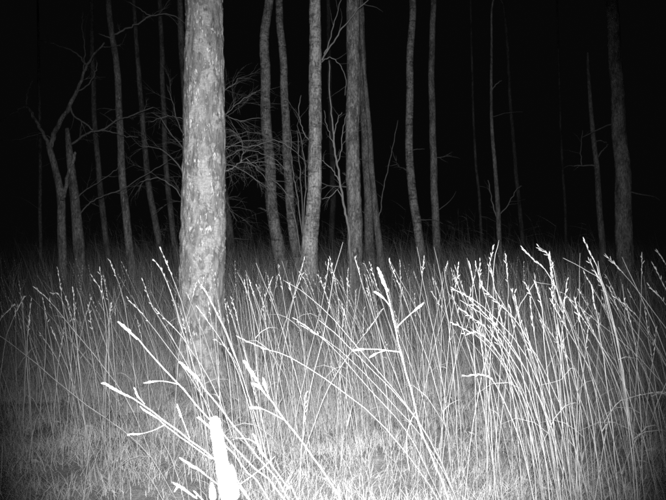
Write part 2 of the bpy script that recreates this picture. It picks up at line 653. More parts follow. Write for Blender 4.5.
# right side
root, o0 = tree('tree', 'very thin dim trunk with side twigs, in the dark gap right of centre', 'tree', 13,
                [(501, 262, 5.2), (498, 215, 4.6), (495, 170, 4), (491.5, 110, 3), (492, 60, 2.4), (492, 10, 1.8)], M_dimmed, 0.05, 12, 6.5, 11)
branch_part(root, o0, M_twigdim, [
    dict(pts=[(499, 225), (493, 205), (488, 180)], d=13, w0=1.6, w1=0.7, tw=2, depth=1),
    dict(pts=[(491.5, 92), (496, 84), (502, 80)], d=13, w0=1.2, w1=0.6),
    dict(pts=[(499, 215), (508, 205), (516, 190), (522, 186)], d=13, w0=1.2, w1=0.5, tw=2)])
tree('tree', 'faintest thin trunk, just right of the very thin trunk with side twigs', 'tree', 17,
     [(524, 255, 4.4), (519, 200, 4.2), (515, 163, 4), (510, 90, 3.4), (507, 30, 3)], M_faded, 0.05, 12, 8, 12)
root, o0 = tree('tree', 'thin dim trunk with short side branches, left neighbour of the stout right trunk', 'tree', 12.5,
                [(603, 262, 7), (600, 215, 6), (597, 165, 5.4), (591.5, 112, 4.2), (589, 70, 3), (588, 52, 2)], M_dimmed, 0.06, 14, 5.5, 13, crown=False)
branch_part(root, o0, M_twigdim, [
    dict(pts=[(597, 166), (588, 165), (574, 166)], d=12.5, w0=1.8, w1=0.8, tw=3),
    dict(pts=[(596.5, 160), (603, 150), (609, 144)], d=12.5, w0=1.6, w1=0.8),
    dict(pts=[(595, 141), (601, 140), (607, 143)], d=12.5, w0=1.2, w1=0.6),
    dict(pts=[(582, 165), (581, 150), (583, 130)], d=12.5, w0=1.0, w1=0.5, tw=3)])
tree('tree', 'stout dim trunk alone at the right side of the dark wood', 'tree', 11,
     [(625.5, 275, 17), (624, 220, 16), (622, 165, 14.8), (617.5, 90, 13), (613, 20, 12), (612, 0, 12)], M_rough, 0.08, 28, 10, 14)
# left side
root, o0 = tree('bare_tree', 'forked leafless tree with crooked branches at the left side', 'tree', 10,
                [(63.5, 285, 9), (62, 230, 8.4), (61, 196, 8), (55, 168, 6.6), (49, 146, 6)], M_rough, 0.06, 16, 5, 15, crown=False, flare=1.4)
branch_part(root, o0, M_rough, [
    dict(pts=[(49, 148), (56, 130), (69, 106), (79, 84), (87, 64), (104, 42)], d=10, w0=6, w1=1.5, tw=3, depth=1, ln=.3),
    dict(pts=[(49.5, 148), (44, 135), (33, 116), (26, 105)], d=10, w0=4.2, w1=2.5),
    dict(pts=[(62, 200), (65, 190), (69, 172), (74, 157), (74, 152)], d=9.9, w0=4.5, w1=2.6)])
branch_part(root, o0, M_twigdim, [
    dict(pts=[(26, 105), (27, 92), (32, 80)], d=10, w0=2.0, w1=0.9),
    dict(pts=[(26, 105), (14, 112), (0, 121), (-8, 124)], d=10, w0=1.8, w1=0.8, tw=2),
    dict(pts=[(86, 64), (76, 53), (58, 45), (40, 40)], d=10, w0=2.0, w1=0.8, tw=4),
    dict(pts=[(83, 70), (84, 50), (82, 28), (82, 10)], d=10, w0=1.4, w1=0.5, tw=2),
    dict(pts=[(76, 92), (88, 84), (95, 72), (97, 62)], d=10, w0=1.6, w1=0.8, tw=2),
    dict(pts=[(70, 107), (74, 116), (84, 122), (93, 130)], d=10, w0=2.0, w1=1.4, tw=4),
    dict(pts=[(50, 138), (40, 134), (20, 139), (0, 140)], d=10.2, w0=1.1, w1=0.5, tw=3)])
root, o0 = tree('tree_snag', 'grey broken-topped trunk close behind the forked leafless tree', 'tree', 11,
                [(81.5, 292, 12), (78, 240, 11), (75, 205, 9.5), (70, 160, 7), (68, 140, 5.5), (67, 128, 3.5)], M_rough, 0.08, 18, 4, 16, crown=False)
branch_part(root, o0, M_twigdim, [
    dict(pts=[(71, 144), (82, 136), (93, 131), (104, 129), (118, 119), (130, 116), (153, 107)], d=10.9, w0=2.4, w1=0.9, tw=7, depth=1, ln=.3),
    dict(pts=[(100, 130), (110, 131), (124, 136), (138, 137)], d=10.9, w0=1.4, w1=0.7, tw=3),
    dict(pts=[(77, 218), (86, 206), (100, 197), (120, 190), (140, 178), (165, 163)], d=10.9, w0=1.5, w1=0.6, tw=6, depth=1, ln=.3),
    dict(pts=[(75, 200), (90, 187), (108, 176), (120, 165)], d=10.9, w0=1.2, w1=0.5, tw=4, depth=1, ln=.25)])
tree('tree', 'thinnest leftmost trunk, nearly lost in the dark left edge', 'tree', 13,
     [(41, 290, 4), (40, 220, 3.6), (40, 150, 3.2), (38, 60, 2.6), (37, 0, 2)], M_dimmed, 0.05, 12, 7, 17)
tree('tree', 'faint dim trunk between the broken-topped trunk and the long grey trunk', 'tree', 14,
     [(109, 268, 6), (104, 225, 6), (98, 165, 5.5), (94, 110, 5), (92, 60, 4.4), (91, 0, 4)], M_dimmed, 0.05, 14, 9, 18)
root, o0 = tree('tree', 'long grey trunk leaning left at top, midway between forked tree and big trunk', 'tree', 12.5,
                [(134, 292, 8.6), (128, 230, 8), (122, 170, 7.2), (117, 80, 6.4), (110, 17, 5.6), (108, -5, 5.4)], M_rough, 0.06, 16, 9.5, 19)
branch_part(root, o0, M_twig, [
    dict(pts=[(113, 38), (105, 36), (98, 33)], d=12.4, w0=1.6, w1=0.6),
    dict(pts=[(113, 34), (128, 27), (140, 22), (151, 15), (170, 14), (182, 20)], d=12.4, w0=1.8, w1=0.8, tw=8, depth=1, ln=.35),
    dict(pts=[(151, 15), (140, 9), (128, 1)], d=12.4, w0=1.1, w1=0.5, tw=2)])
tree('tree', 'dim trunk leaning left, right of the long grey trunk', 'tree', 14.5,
     [(162, 262, 7), (155, 220, 6.6), (148, 180, 6), (143, 130, 5.4), (138, 68, 4.6), (133, 0, 4)], M_dimmed, 0.05, 14, 9.5, 20)
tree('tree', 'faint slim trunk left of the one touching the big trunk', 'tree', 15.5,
     [(177, 265, 6), (171, 210, 5.6), (166, 165, 5.2), (163, 100, 4.8), (160, 10, 4.4)], M_dimmed, 0.05, 14, 9.5, 21)
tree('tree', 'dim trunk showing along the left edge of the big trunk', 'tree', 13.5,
     [(190, 262, 8), (188, 180, 8), (185, 100, 7.2), (181, 30, 6.5), (179, 0, 6)], M_dimmed, 0.05, 14, 10, 22)
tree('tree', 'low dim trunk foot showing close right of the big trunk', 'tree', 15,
     [(233, 310, 12), (231, 262, 11), (229, 235, 9), (222, 180, 8), (214, 100, 7), (208, 0, 6)], M_dimmed, 0.06, 14, 9.5, 23)
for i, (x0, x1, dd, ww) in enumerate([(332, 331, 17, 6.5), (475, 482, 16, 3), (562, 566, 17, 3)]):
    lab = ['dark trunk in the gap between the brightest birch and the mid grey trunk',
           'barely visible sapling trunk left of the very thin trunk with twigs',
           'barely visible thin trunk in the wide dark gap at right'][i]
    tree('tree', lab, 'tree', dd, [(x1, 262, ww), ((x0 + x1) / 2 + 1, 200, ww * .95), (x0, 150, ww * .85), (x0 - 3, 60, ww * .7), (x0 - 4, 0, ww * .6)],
         M_faded, 0.05, 12, 8, 30 + i)

# the leafless sapling in front of the mid grey trunk
root = empty('sapling', at(352, 330, 9.6) * 1.0, 'leafless pale sapling with twigs, between brightest birch and mid grey trunk', 'sapling')
root.location.z = gh(root.location.x, 9.6)
o0 = root.location.copy()
mb = MB()
px_branch(mb, [(352, 327), (350, 260), (348, 226), (344, 205), (339, 175), (335, 150), (333, 125), (330, 95), (329, 60)], 9.6, 3.2, 0.9, 0)
mb.build('stem', M_twig, root, o0)
branch_part(root, o0, M_twig, [
    dict(pts=[(341, 185), (334, 172), (326, 164), (322, 160)], d=9.6, w0=1.2, w1=0.5, tw=3, depth=1, ln=.25),
    dict(pts=[(344, 205), (338, 190), (330, 197), (322, 199)], d=9.6, w0=1.0, w1=0.5, tw=3, depth=1, ln=.25),
    dict(pts=[(337, 165), (341, 150), (343, 130), (347, 112)], d=9.6, w0=1.1, w1=0.5, tw=3, depth=1, ln=.25),
    dict(pts=[(334, 135), (338, 118), (342, 112)], d=9.6, w0=0.9, w1=0.4, tw=2, ln=.25),
    dict(pts=[(335, 150), (330, 135), (326, 122), (324, 110)], d=9.6, w0=0.9, w1=0.4, tw=2, depth=1, ln=.25)])
root = empty('sapling', Vector((at(377, 300, 12).x, 12, 0)), 'faint bent leafless sapling right of the thin bowed trunk', 'sapling')
o0 = root.location.copy()
mb = MB()
px_branch(mb, [(377, 312), (378, 230), (381, 208), (385, 182), (391, 155), (398, 120)], 12, 1.4, 0.5, 5, 0)
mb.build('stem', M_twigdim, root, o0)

# thicket of bare twigs behind the big trunk
root = empty('bare_shrub', Vector((at(214, 300, 7.2).x, 7.2, 0)), 'leafless shrub with tangled arching twigs emerging right of the big trunk', 'shrub')
o0 = root.location.copy()
rg = random.Random(77)
mb = MB()
px_branch(mb, [(213, 352), (212, 280), (214, 215), (213, 160), (210, 110)], 7.2, 5, 2.5, 0)
mb.build('stem', M_twig, root, o0)
limbs = [
    [(214, 205), (222, 176), (232, 168), (240, 162), (246, 158)], [(240, 162), (252, 163), (266, 162), (280, 165)],
    [(241, 161), (243, 150), (240, 138), (228, 128)], [(213, 160), (224, 150), (240, 142), (262, 140), (280, 146)],
    [(212, 150), (226, 138), (246, 132), (266, 134)], [(211, 130), (228, 112), (242, 100), (256, 92)],
    [(211, 125), (224, 116), (240, 120), (262, 118)], [(212, 160), (226, 158), (240, 150), (258, 152), (276, 160), (288, 172)],
    [(214, 215), (224, 200), (230, 210), (238, 222)], [(246, 158), (260, 172), (270, 186), (276, 196)],
    [(213, 170), (228, 165), (246, 172), (262, 184), (275, 190)], [(210, 110), (222, 92), (234, 84), (238, 78)],
    [(212, 148), (232, 146), (252, 146), (274, 140), (290, 148), (304, 160)]]
for i, l_ in enumerate(limbs):
    b_ = MB()
    px_branch(b_, l_, 7.2, 1.7 if i == 0 else 0.75, 0.35, 9, 1, rg.uniform(-0.3, 0.7), 0.30, 0.06, rg)
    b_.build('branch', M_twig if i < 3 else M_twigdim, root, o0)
root = empty('bare_shrub', Vector((at(192, 300, 8.5).x, 8.5, 0)), 'leafless shrub with fine twigs reaching left from behind the big trunk', 'shrub')
o0 = root.location.copy()
mb = MB()
px_branch(mb, [(192, 335), (190, 260), (192, 200), (194, 150), (194, 110)], 8.5, 4, 2, 0)
mb.build('stem', M_twigdim, root, o0)
for i, l_ in enumerate([[(192, 190), (178, 165), (162, 150), (140, 146)], [(193, 160), (176, 140), (160, 118), (150, 112)],
                        [(194, 130), (180, 118), (168, 116), (150, 122)], [(191, 215), (176, 190), (158, 178), (140, 182)],
                        [(193, 150), (180, 128), (172, 100), (166, 84)]]):
    b_ = MB()
    px_branch(b_, l_, 8.5, 1.2, 0.5, 8, 1, rg.uniform(-0.2, 0.5), 0.32, 0.05, rg)
    b_.build('branch', M_twigdim, root, o0)
root = empty('bare_shrub', Vector((at(302, 300, 11).x, 11, 0)), 'small leafless shrub with upright twigs left of the brightest birch', 'shrub')
o0 = root.location.copy()
for i, l_ in enumerate([[(303, 335), (303, 220), (300, 170), (297, 130)], [(303, 230), (306, 180), (303, 150), (297, 125)],
                        [(303, 240), (296, 190), (292, 165), (290, 130)], [(302, 260), (294, 215), (284, 190), (272, 180)]]):
    b_ = MB()
    px_branch(b_, l_, 11, 1.2, 0.6, 6, 1, rg.uniform(-0.2, 0.3), 0.4, 0.02, rg)
    b_.build('branch', M_twig, root, o0)


# ------------------------------------------------------------------ grass stalks, one thing each
def stalk_path(px, d, lean=0.0, damp=0.7):
    """world points from tip to foot"""
    yg = HY + F * H / d
    pts = list(px)
    (x1, y1), (x2, y2) = pts[-2], pts[-1]
    if y2 < yg - 6:
        sl = (x2 - x1) / (y2 - y1) if y2 > y1 + 1 else 0.0
        sl = max(-1.6, min(1.6, sl)) * damp
        n = 2 if yg - y2 > 80 else 1
        for i in range(1, n + 1):
            yy = y2 + (yg - y2) * i / n
            pts.append((x2 + sl * (yy - y2) * (1 - 0.2 * i / n), yy))
    y0 = pts[0][1]
    yl = pts[-1][1]
    out = []
    for x, y in pts:
        t = 1 - (y - y0) / max(1.0, yl - y0)
        out.append(at(x, y, d + lean * t * t))
    f = out[-1]
    f.z = gh(f.x, f.y) - 0.01
    return out


def head(mb, Q, i0, i1, r, dens, size, rg, fat=1.0, near=False):
    """spikelets set alternately along the path from its tip i0 to i1"""
    n = max(4, int(dens))
    m = i1 - i0
    for k in range(n):
        t = min(0.995, max(0.0, (k + rg.uniform(-0.45, 0.75)) / n)) * m
        i = i0 + int(t)
        j = min(i + 1, len(Q) - 1)
        u = t - int(t)
        p = Q[i] * (1 - u) + Q[j] * u
        ax = (Q[i] - Q[j]).normalized()
        side = ax.cross(Vector((rg.uniform(-.5, .5), 1, rg.uniform(-.5, .5)))).normalized() * rg.choice((1, -1))
        side = (side + Vector((0, rg.uniform(-.7, .7), 0))).normalized()
        e = rg.uniform(0.0, 0.2) if rg.random() < 0.8 else rg.uniform(0.3, 0.8)
        if near:
            e = rg.uniform(0.0, 0.12) if rg.random() < 0.75 else rg.uniform(0.15, 0.4)
        mb.grain(p, ax + side * e, size * rg.uniform(0.7, 1.3), r * fat * rg.uniform(0.7, 1.2))


def stalk(px, d, r, label, group=None, hl=0.09, fat=1.0, dens=9, lean=None, sub=(), damp=0.7, seg=16, sides=5, cat='grass stalk',
          name='grass_stalk', hd=True):
    """px from tip down; r stem radius in metres; sub = side branches [(px list tip to joint, has head)]"""
    if lean is None:
        lean = rnd.uniform(-0.12, 0.12) * d * 0.5
    near = group == 'overexposed grass stalks close to the camera'
    rh = r
    if near:
        r = r * 0.42
    else:
        r = r * min(1.0, d / 3.0)
    P = stalk_path(px, d, lean, damp)
    Q = spline(P, seg)
    for i in range(1, seg - 1):
        Q[i] = Q[i] + Vector((rnd.uniform(-1, 1), rnd.uniform(-1, 1), 0)) * 0.0022
    root = empty(name, P[-1], label, cat, group)
    o0 = root.location.copy()
    mb = MB()
    rad = [r * ((0.45 if not near else 0.75) + (0.55 if not near else 0.25) * min(1.0, i / (seg * 0.55))) for i in range(seg)]
    mb.tube(Q, rad, sides)
    for k in range(2):                                   # swollen joints
        i = rnd.randrange(seg // 3, seg - 2)
        ax = (Q[i] - Q[i + 1]).normalized()
        mb.tube([Q[i] - ax * 0.006, Q[i], Q[i] + ax * 0.006], [rad[i], rad[i] * 1.5, rad[i]], sides)
    mb.build('stem', M_straw, root, o0)
    if not near and rnd.random() < 0.45:
        i = rnd.randrange(seg // 3, seg - 3)
        an = rnd.choice((0, math.pi)) + rnd.uniform(-0.7, 0.7)
        dv = Vector((math.cos(an), math.sin(an), 0))
        ln = rnd.uniform(0.10, 0.30)
        u0, dn = rnd.uniform(0.5, 1.3), rnd.uniform(0.9, 1.7)
        lb = MB()
        lb.blade([Q[i] + dv * (ln * q) + Vector((0, 0, ln * (u0 * q - dn * q * q))) for q in (0, .15, .35, .55, .8, 1)],
                 r * rnd.uniform(1.2, 2.2), (dv.cross(Vector((0, 0, 1))) + Vector((0, 0, rnd.uniform(-.8, .8)))).normalized())
        lb.build('leaf', M_blade, root, o0)
    if hd and not near and not sub and rnd.random() < 0.22:
        hd = False
    if hd:
        # length of path that belongs to the head
        T = spline(P, 120)
        acc, k = 0.0, 1
        while k < 119 and acc < hl:
            acc += (T[k] - T[k - 1]).length
            k += 1
        hb = MB()
        if near:
            kk_ = max(4, k - 1)
            hb.tube(T[:kk_], [rh * (0.25 + 0.75 * fat * (math.sin(math.pi * min(1.0, (i + 1.5) / kk_) ** 0.7) ** 0.7 if i < kk_ - 1 else 0.2)
                              * (0.85 + 0.25 * math.sin(i * 1.3))) for i in range(kk_)], 8)
        head(hb, T, 0, max(2, k - 1), (rh * 0.7) if near else (r * 1.15), dens * (1.6 if near else 1), 0.0085 if near else 0.014 * (1 + 0.25 * fat), rnd, fat, near)
        hb.build('seed_head', M_seed, root, o0)
    for item in sub:
        spx, sh = item[0], item[1]
        sh_r = item[2] if len(item) > 2 else r * 0.6
        sr = sh_r * 0.42 if near else sh_r
        W = [at(x, y, d + lean * max(0.0, 1 - (y - px[0][1]) / 260.0) ** 2) for x, y in spx]
        sq = spline(W, 9)
        b_ = MB()
        b_.tube(sq, [sr * (0.35 + 0.65 * i / 8) for i in range(9)], sides)
        so = b_.build('side_branch', M_straw, root, o0)
        if sh:
            T = spline(W, 60)
            acc, k = 0.0, 1
            while k < 59 and acc < sh:
                acc += (T[k] - T[k - 1]).length
                k += 1
            hb = MB()
            if near:
                kk_ = max(4, k - 1)
                hb.tube(T[:kk_], [sh_r * (0.25 + 1.0 * fat * (math.sin(math.pi * min(1.0, (i + 1.5) / kk_) ** 0.7) ** 0.7 if i < kk_ - 1 else 0.2)
                                  * (0.85 + 0.25 * math.sin(i * 1.3))) for i in range(kk_)], 8)
            head(hb, T, 0, max(2, k - 1), sr * 1.3, dens * 0.9, 0.007 if near else 0.012 * (1 + 0.2 * fat), rnd, fat, near)
            hb.build('seed_head', M_seed, so, Vector(o0))
    return root


# near ones, each told apart
G = 'overexposed grass stalks close to the camera'
stalk([(121, 324), (137, 339), (172, 377), (208, 416), (246, 459), (284, 500)], 1.25, 0.0021,
      'glaring stalk slanting from upper left across the foot of the big trunk', G, 0.045, 1.25, 18, 0.05,
      [([(147, 382.5), (158, 381), (167, 381.5), (178, 384)], 0.022, 0.00108)], seg=22, sides=7)
stalk([(106, 384), (122, 393), (141, 403), (178, 431), (216, 460), (245, 491)], 1.15, 0.0020,
      'glaring stalk with lowest slant, its tip farthest left of the glaring ones', G, 0.05, 1.1, 18, 0.05,
      [([(136, 391), (138, 396), (145, 404)], 0.02, 0.00120), ([(131, 434), (141, 433.5), (154, 430), (166, 424)], 0.02, 0.00096),
       ([(178, 407), (183, 420), (190, 438)], 0.02, 0.00096)], seg=22, sides=7)
stalk([(143, 409), (160, 420), (184, 439), (206, 455), (240, 486)], 1.2, 0.0015,
      'glaring headless stalk running parallel beneath the lowest slanting one', G, 0.03, 0.9, 8, 0.04, seg=20, sides=7)
stalk([(182, 364), (194, 375), (205, 388), (232, 423), (258, 457), (289, 500)], 1.3, 0.0020,
      'glaring stalk with thick head just before the foot of the big trunk', G, 0.05, 1.5, 22, 0.05, seg=22, sides=7)
stalk([(246, 364), (252, 373), (261, 386), (278, 411), (304, 445), (340, 498)], 1.3, 0.0022,
      'glaring stalk with a branched cluster of three heads, bottom centre left', G, 0.042, 1.7, 20, 0.04,
      [([(254, 384), (258, 386), (263, 391)], 0.018, 0.00180), ([(264, 381), (266, 388), (270, 399)], 0.018, 0.00180),
       ([(253, 407.5), (260, 408), (270, 412), (283, 419)], 0.018, 0.00132)], seg=22, sides=7)
stalk([(379, 271), (383, 281), (388, 294), (392, 312), (399, 343), (408, 380), (419, 421), (432, 460), (448, 502)], 1.35, 0.0023,
      'tallest glaring stalk with four stiff side branches, right of centre', G, 0.045, 1.5, 20, 0.04,
      [([(376.5, 293), (381, 296), (386, 301), (390.5, 307)], 0.02, 0.00144), ([(421, 305), (414, 311), (405, 319), (396, 328)], 0.022, 0.00126),
       ([(355, 350), (366, 349), (380, 349.5), (400, 352)], 0.02, 0.00132), ([(372, 356), (377, 353), (385, 350.5)], 0.012, 0.00120),
       ([(416, 410), (409, 425), (406, 441), (407, 455), (409, 470)], 0, 0.00114)], seg=26, sides=7)
stalk([(184, 460), (193, 466), (203, 472), (222, 488), (240, 505)], 1.1, 0.0016,
      'short glaring stalk tip beside the blurred white head, upper of two', G, 0.04, 1.2, 14, 0.0, seg=18, sides=7)
stalk([(178, 485), (186, 490), (197, 498), (215, 512)], 1.05, 0.0016,
      'short glaring stalk tip with hooked head at the bottom edge, lower of two', G, 0.035, 1.1, 12, 0.0,
      [([(176.5, 489), (179, 485), (183, 487)], 0.012, 0.00096)], seg=18, sides=7)
stalk([(255, 437), (262, 452), (271, 463), (288, 486), (302, 505)], 1.15, 0.0014,
      'glaring stalk low at bottom centre, crossed by a thin bright stem', G, 0.04, 1.0, 14, 0.0,
      [([(275, 456), (262, 468), (240, 484)], 0, 0.00084)], seg=18, sides=7)
stalk([(200, 418), (222, 440), (247, 472), (272, 502)], 1.15, 0.0014,
      'glaring headless stalk passing behind the blurred white head', G, 0.03, 0.9, 8, 0.0, seg=18, sides=7)
# the blown-out head almost touching the lens
d0 = 0.48
base = at(236, HY + F * H / d0, d0)
base.z = gh(base.x, base.y)
root = empty('grass_stalk', base, 'blurred burnt-out white seed head almost touching the lens at the bottom', 'grass stalk', G)
o0 = root.location.copy()
path = spline([at(214.5, 417, d0), at(218, 440, d0), at(223, 468, d0), at(227, 500, d0), at(232, 560, d0)], 20)
mb = MB()
mb.tube(spline([at(226, 495, d0), at(233, 620, d0), base], 12), [0.0026] * 12, 8)
mb.build('stem', M_straw, root, o0)
hb = MB()
kk = d0 / F
hb.tube(path, [(2.2 + 2.5 * min(1, i / 1.0) + 1.4 * min(1, i / 9) + 0.5 * math.sin(i * 2.1)) * kk * (1 if i < 14 else 1 - (i - 13) / 8) for i in range(20)], 12)
rg = random.Random(9)
for k in range(110):
    i = rg.randrange(4, 18)
    an = rg.uniform(0, 6.28)
    ax = (path[i] - path[i + 1]).normalized()
    sd = ax.cross(Vector((math.cos(an), math.sin(an), 0.2))).normalized()
    hb.grain(path[i] + sd * 2.2 * kk, ax + sd * 0.3, 0.007, 0.0014)
for (x, y) in ((233, 470), (213, 488), (236, 486)):
    q = at(x, y + 16, d0)
    ax = at(x - 1, y - 6, d0) - q
    hb.grain(q, ax, ax.length, 0.0026)
hb.build('seed_head', M_seed, root, o0)

# middle distance, traced one by one: (pixels from tip down, distance)
LEFT = [
    ([(58, 270), (62, 298), (66, 329), (71, 370), (82, 450)], 3.1), ([(35, 288), (48, 299), (64, 318), (100, 362), (125, 396)], 3.1),
    ([(73, 288), (76, 329), (80, 370), (90, 465)], 3.1), ([(77, 288), (83, 308), (93, 360), (104, 440)], 3.2),
    ([(66, 298), (70, 312), (78, 350), (86, 440)], 3.2), ([(91, 299), (82, 329), (77, 363), (70, 440)], 3.3),
    ([(100, 270), (103, 293), (109, 322), (109, 370), (112, 475)], 3.0), ([(93, 278), (102, 294), (107, 340), (106, 400)], 3.1),
    ([(110, 261), (121, 291), (131, 342), (137, 400)], 3.2), ([(104, 278), (110, 310), (115, 370), (118, 440)], 3.2),
    ([(14, 305), (0, 320), (-14, 345), (-20, 420)], 3.0), ([(-12, 328), (20, 350), (78, 398), (143, 447)], 2.9),
    ([(24, 297), (8, 332), (0, 380), (-4, 430)], 3.1), ([(31, 302), (28, 340), (30, 380), (33, 440)], 3.2),
    ([(41, 334), (60, 365), (75, 420)], 3.2), ([(30, 318), (26, 360), (24, 420)], 3.2), ([(45, 310), (46, 350), (40, 420)], 3.4),
    ([(88, 305), (93, 330), (102, 370), (118, 430)], 3.3), ([(25, 452), (13, 470), (18, 485), (24, 505)], 2.75),
    ([(52, 293), (61, 298), (72, 340), (84, 420)], 3.4), ([(64, 330), (58, 370), (54, 430)], 3.3)]
TRUNK = [
    ([(161, 250), (177, 288), (190, 332), (204, 380), (214, 440)], 2.9), ([(155, 261), (167, 281), (180, 322), (195, 370), (206, 430)], 2.9),
    ([(143, 281), (153, 308), (173, 339), (200, 390)], 3.0), ([(129, 300), (146, 318), (180, 363), (205, 400), (222, 440)], 2.9),
    ([(156, 310), (168, 322), (182, 337), (210, 380)], 3.0), ([(199, 282), (208, 296), (218, 314), (237, 359), (255, 420)], 2.7),
    ([(199, 309), (214, 330), (232, 358), (250, 410)], 2.7), ([(204, 288), (221, 322), (240, 370), (262, 440)], 2.7),
    ([(196, 283), (189, 312), (180, 340), (176, 400)], 3.1), ([(138, 322), (146, 360), (150, 410)], 3.4),
    ([(200, 296), (200, 330), (202, 380), (206, 440)], 3.2), ([(232, 300), (240, 330), (252, 380)], 3.2),
    ([(216, 340), (228, 350), (240, 372)], 3.1), ([(175, 300), (186, 345), (198, 400)], 3.1)]
MIDDLE = [
    ([(237, 272), (247, 291), (259, 332), (270, 380), (282, 440)], 3.0), ([(256, 263), (271, 298), (283, 332), (300, 390)], 3.2),
    ([(278, 266), (285, 305), (290, 342), (295, 400)], 3.3), ([(304, 259), (297, 285), (290, 315), (280, 370)], 3.3),
    ([(343, 242), (334, 274), (327, 318), (310, 393)], 2.9), ([(329, 262), (321, 308), (307, 366), (296, 420)], 3.1),
    ([(355, 259), (372, 312), (392, 366), (410, 420)], 3.1), ([(370, 264), (385, 312), (406, 373), (420, 430)], 3.2),
    ([(389, 261), (412, 318), (433, 376), (446, 430)], 3.0), ([(417, 247), (426, 295), (436, 346), (446, 410)], 3.0),
    ([(434, 247), (443, 291), (450, 340), (455, 400)], 3.0), ([(283, 280), (304, 293), (334, 320), (382, 376), (418, 420)], 2.7),
    ([(242, 339), (266, 349), (290, 357), (334, 385), (385, 428)], 2.2), ([(382, 310), (368, 330), (352, 350), (330, 385)], 3.0),
    ([(319, 320), (338, 336), (358, 356), (399, 397), (430, 440)], 2.4), ([(250, 282), (260, 320), (266, 370)], 3.4),
    ([(262, 300), (268, 340), (276, 400)], 3.4), ([(292, 272), (300, 320), (306, 380)], 3.5), ([(330, 258), (338, 300), (340, 370)], 3.4),
    ([(348, 270), (346, 320), (340, 390)], 3.4), ([(362, 280), (352, 330), (346, 390)], 3.5), ([(272, 278), (262, 310), (256, 370)], 3.4),
    ([(400, 262), (402, 310), (410, 370)], 3.4), ([(424, 258), (420, 310), (424, 380)], 3.4), ([(304, 327), (340, 350), (380, 390), (424, 440)], 2.4),
    ([(294, 318), (330, 345), (372, 392), (405, 430)], 2.5), ([(305, 395), (304, 420), (302, 442)], 2.3), ([(252, 385), (262, 420), (272, 470)], 2.6),
    ([(386, 290), (398, 330), (420, 390)], 3.2), ([(340, 300), (352, 336), (372, 390)], 3.2)]
RIGHT = [
    ([(524, 250), (535, 261), (546, 271), (558, 293), (575, 340), (590, 410)], 2.3), ([(539, 247), (550, 258), (556, 283), (566, 330), (580, 410)], 2.4),
    ([(550, 256), (552, 283), (560, 340), (572, 430)], 2.4), ([(553, 285), (540, 283), (534, 283), (527, 295), (518, 310), (510, 350)], 2.7),
    ([(499, 240), (494, 264), (493, 312), (490, 370)], 2.8), ([(493, 247), (488, 276), (485, 330), (486, 390)], 2.8),
    ([(506, 257), (508, 288), (508, 312), (510, 380)], 2.8), ([(467, 258), (472, 281), (473, 312), (475, 380)], 2.9),
    ([(482, 287), (498, 303), (515, 319), (534, 353), (560, 430)], 2.2), ([(455, 290), (470, 298), (486, 310), (520, 346), (545, 400), (556, 460)], 2.2),
    ([(455, 324), (479, 338), (498, 358), (520, 400), (534, 450)], 2.3), ([(536, 286), (542, 310), (545, 355), (555, 440)], 2.3),
    ([(551, 289), (554, 312), (560, 360), (566, 420)], 2.3), ([(460, 300), (490, 322), (526, 370), (552, 430)], 2.3),
    ([(462, 310), (492, 334), (520, 372), (544, 440)], 2.25), ([(470, 300), (500, 330), (530, 378), (556, 450)], 2.2),
    ([(466, 334), (480, 334), (500, 356), (528, 410), (540, 470)], 2.2), ([(514, 294), (522, 330), (540, 390), (556, 470)], 2.2),
    ([(585, 242), (591, 255), (597, 269), (607, 303), (620, 357), (628, 420)], 2.1), ([(589, 260), (602, 287), (612, 330), (622, 380)], 2.15),
    ([(598, 261), (602, 280), (610, 310), (622, 370)], 2.2), ([(551, 266), (560, 321), (566, 357), (575, 430)], 2.2),
    ([(567, 281), (562, 326), (560, 380), (562, 450)], 2.3), ([(592, 288), (597, 321), (603, 357), (612, 430)], 2.2),
    ([(563, 258), (575, 264), (590, 273), (603, 284), (616, 330), (626, 390)], 2.3), ([(530, 300), (536, 350), (545, 410), (556, 480)], 2.2),
    ([(520, 332), (540, 362), (566, 420)], 2.3), ([(558, 330), (570, 372), (590, 430)], 2.3), ([(575, 300), (586, 350), (600, 420)], 2.2),
    ([(524, 345), (534, 400), (546, 470)], 2.1), ([(466, 376), (482, 375), (496, 385), (516, 430), (530, 480)], 2.1),
    ([(540, 385), (560, 380), (576, 372)], 2.3), ([(480, 262), (480, 310), (484, 380)], 2.9), ([(444, 268), (452, 320), (458, 390)], 3.0)]
EDGE = [
    ([(607, 257), (618, 268), (631, 282), (664, 326), (690, 370)], 2.3), ([(622, 257), (640, 295), (662, 344), (680, 400)], 2.3),
    ([(642, 255), (641, 295), (637, 357), (634, 420)], 2.5), ([(659, 253), (668, 268), (690, 310), (704, 360)], 2.4),
    ([(654, 266), (666, 290), (685, 340), (700, 400)], 2.4), ([(650, 287), (666, 305), (690, 345), (704, 400)], 2.4),
    ([(616, 298), (636, 316), (662, 357), (684, 410)], 2.3), ([(624, 300), (631, 326), (636, 357), (640, 420)], 2.4),
    ([(580, 253), (579, 305), (578, 360), (580, 420)], 2.8), ([(645, 310), (650, 350), (660, 420)], 2.5),
    ([(672, 392), (650, 393), (628, 398), (612, 408), (604, 440)], 2.3), ([(656, 330), (650, 380), (642, 450)], 2.5)]
LB = {
    'l': ('thin dim dry stalk with feathery head in the clump before the forked tree', 'stalks in the left clump', 0.00125),
    't': ('thin dry stalk with narrow head slanting across the foot of the big trunk', 'stalks at the foot of the big trunk', 0.0014),
    'm': ('thin bright dry stalk with narrow head in the thicket before the birches', 'stalks before the birches', 0.00125),
    'r': ('bright dry stalk bending left in the dense bundle at right', 'stalks in the dense right bundle', 0.0014),
    'e': ('sparse dry stalk at the right edge before the stout dim trunk', 'stalks at the right edge', 0.0012)}
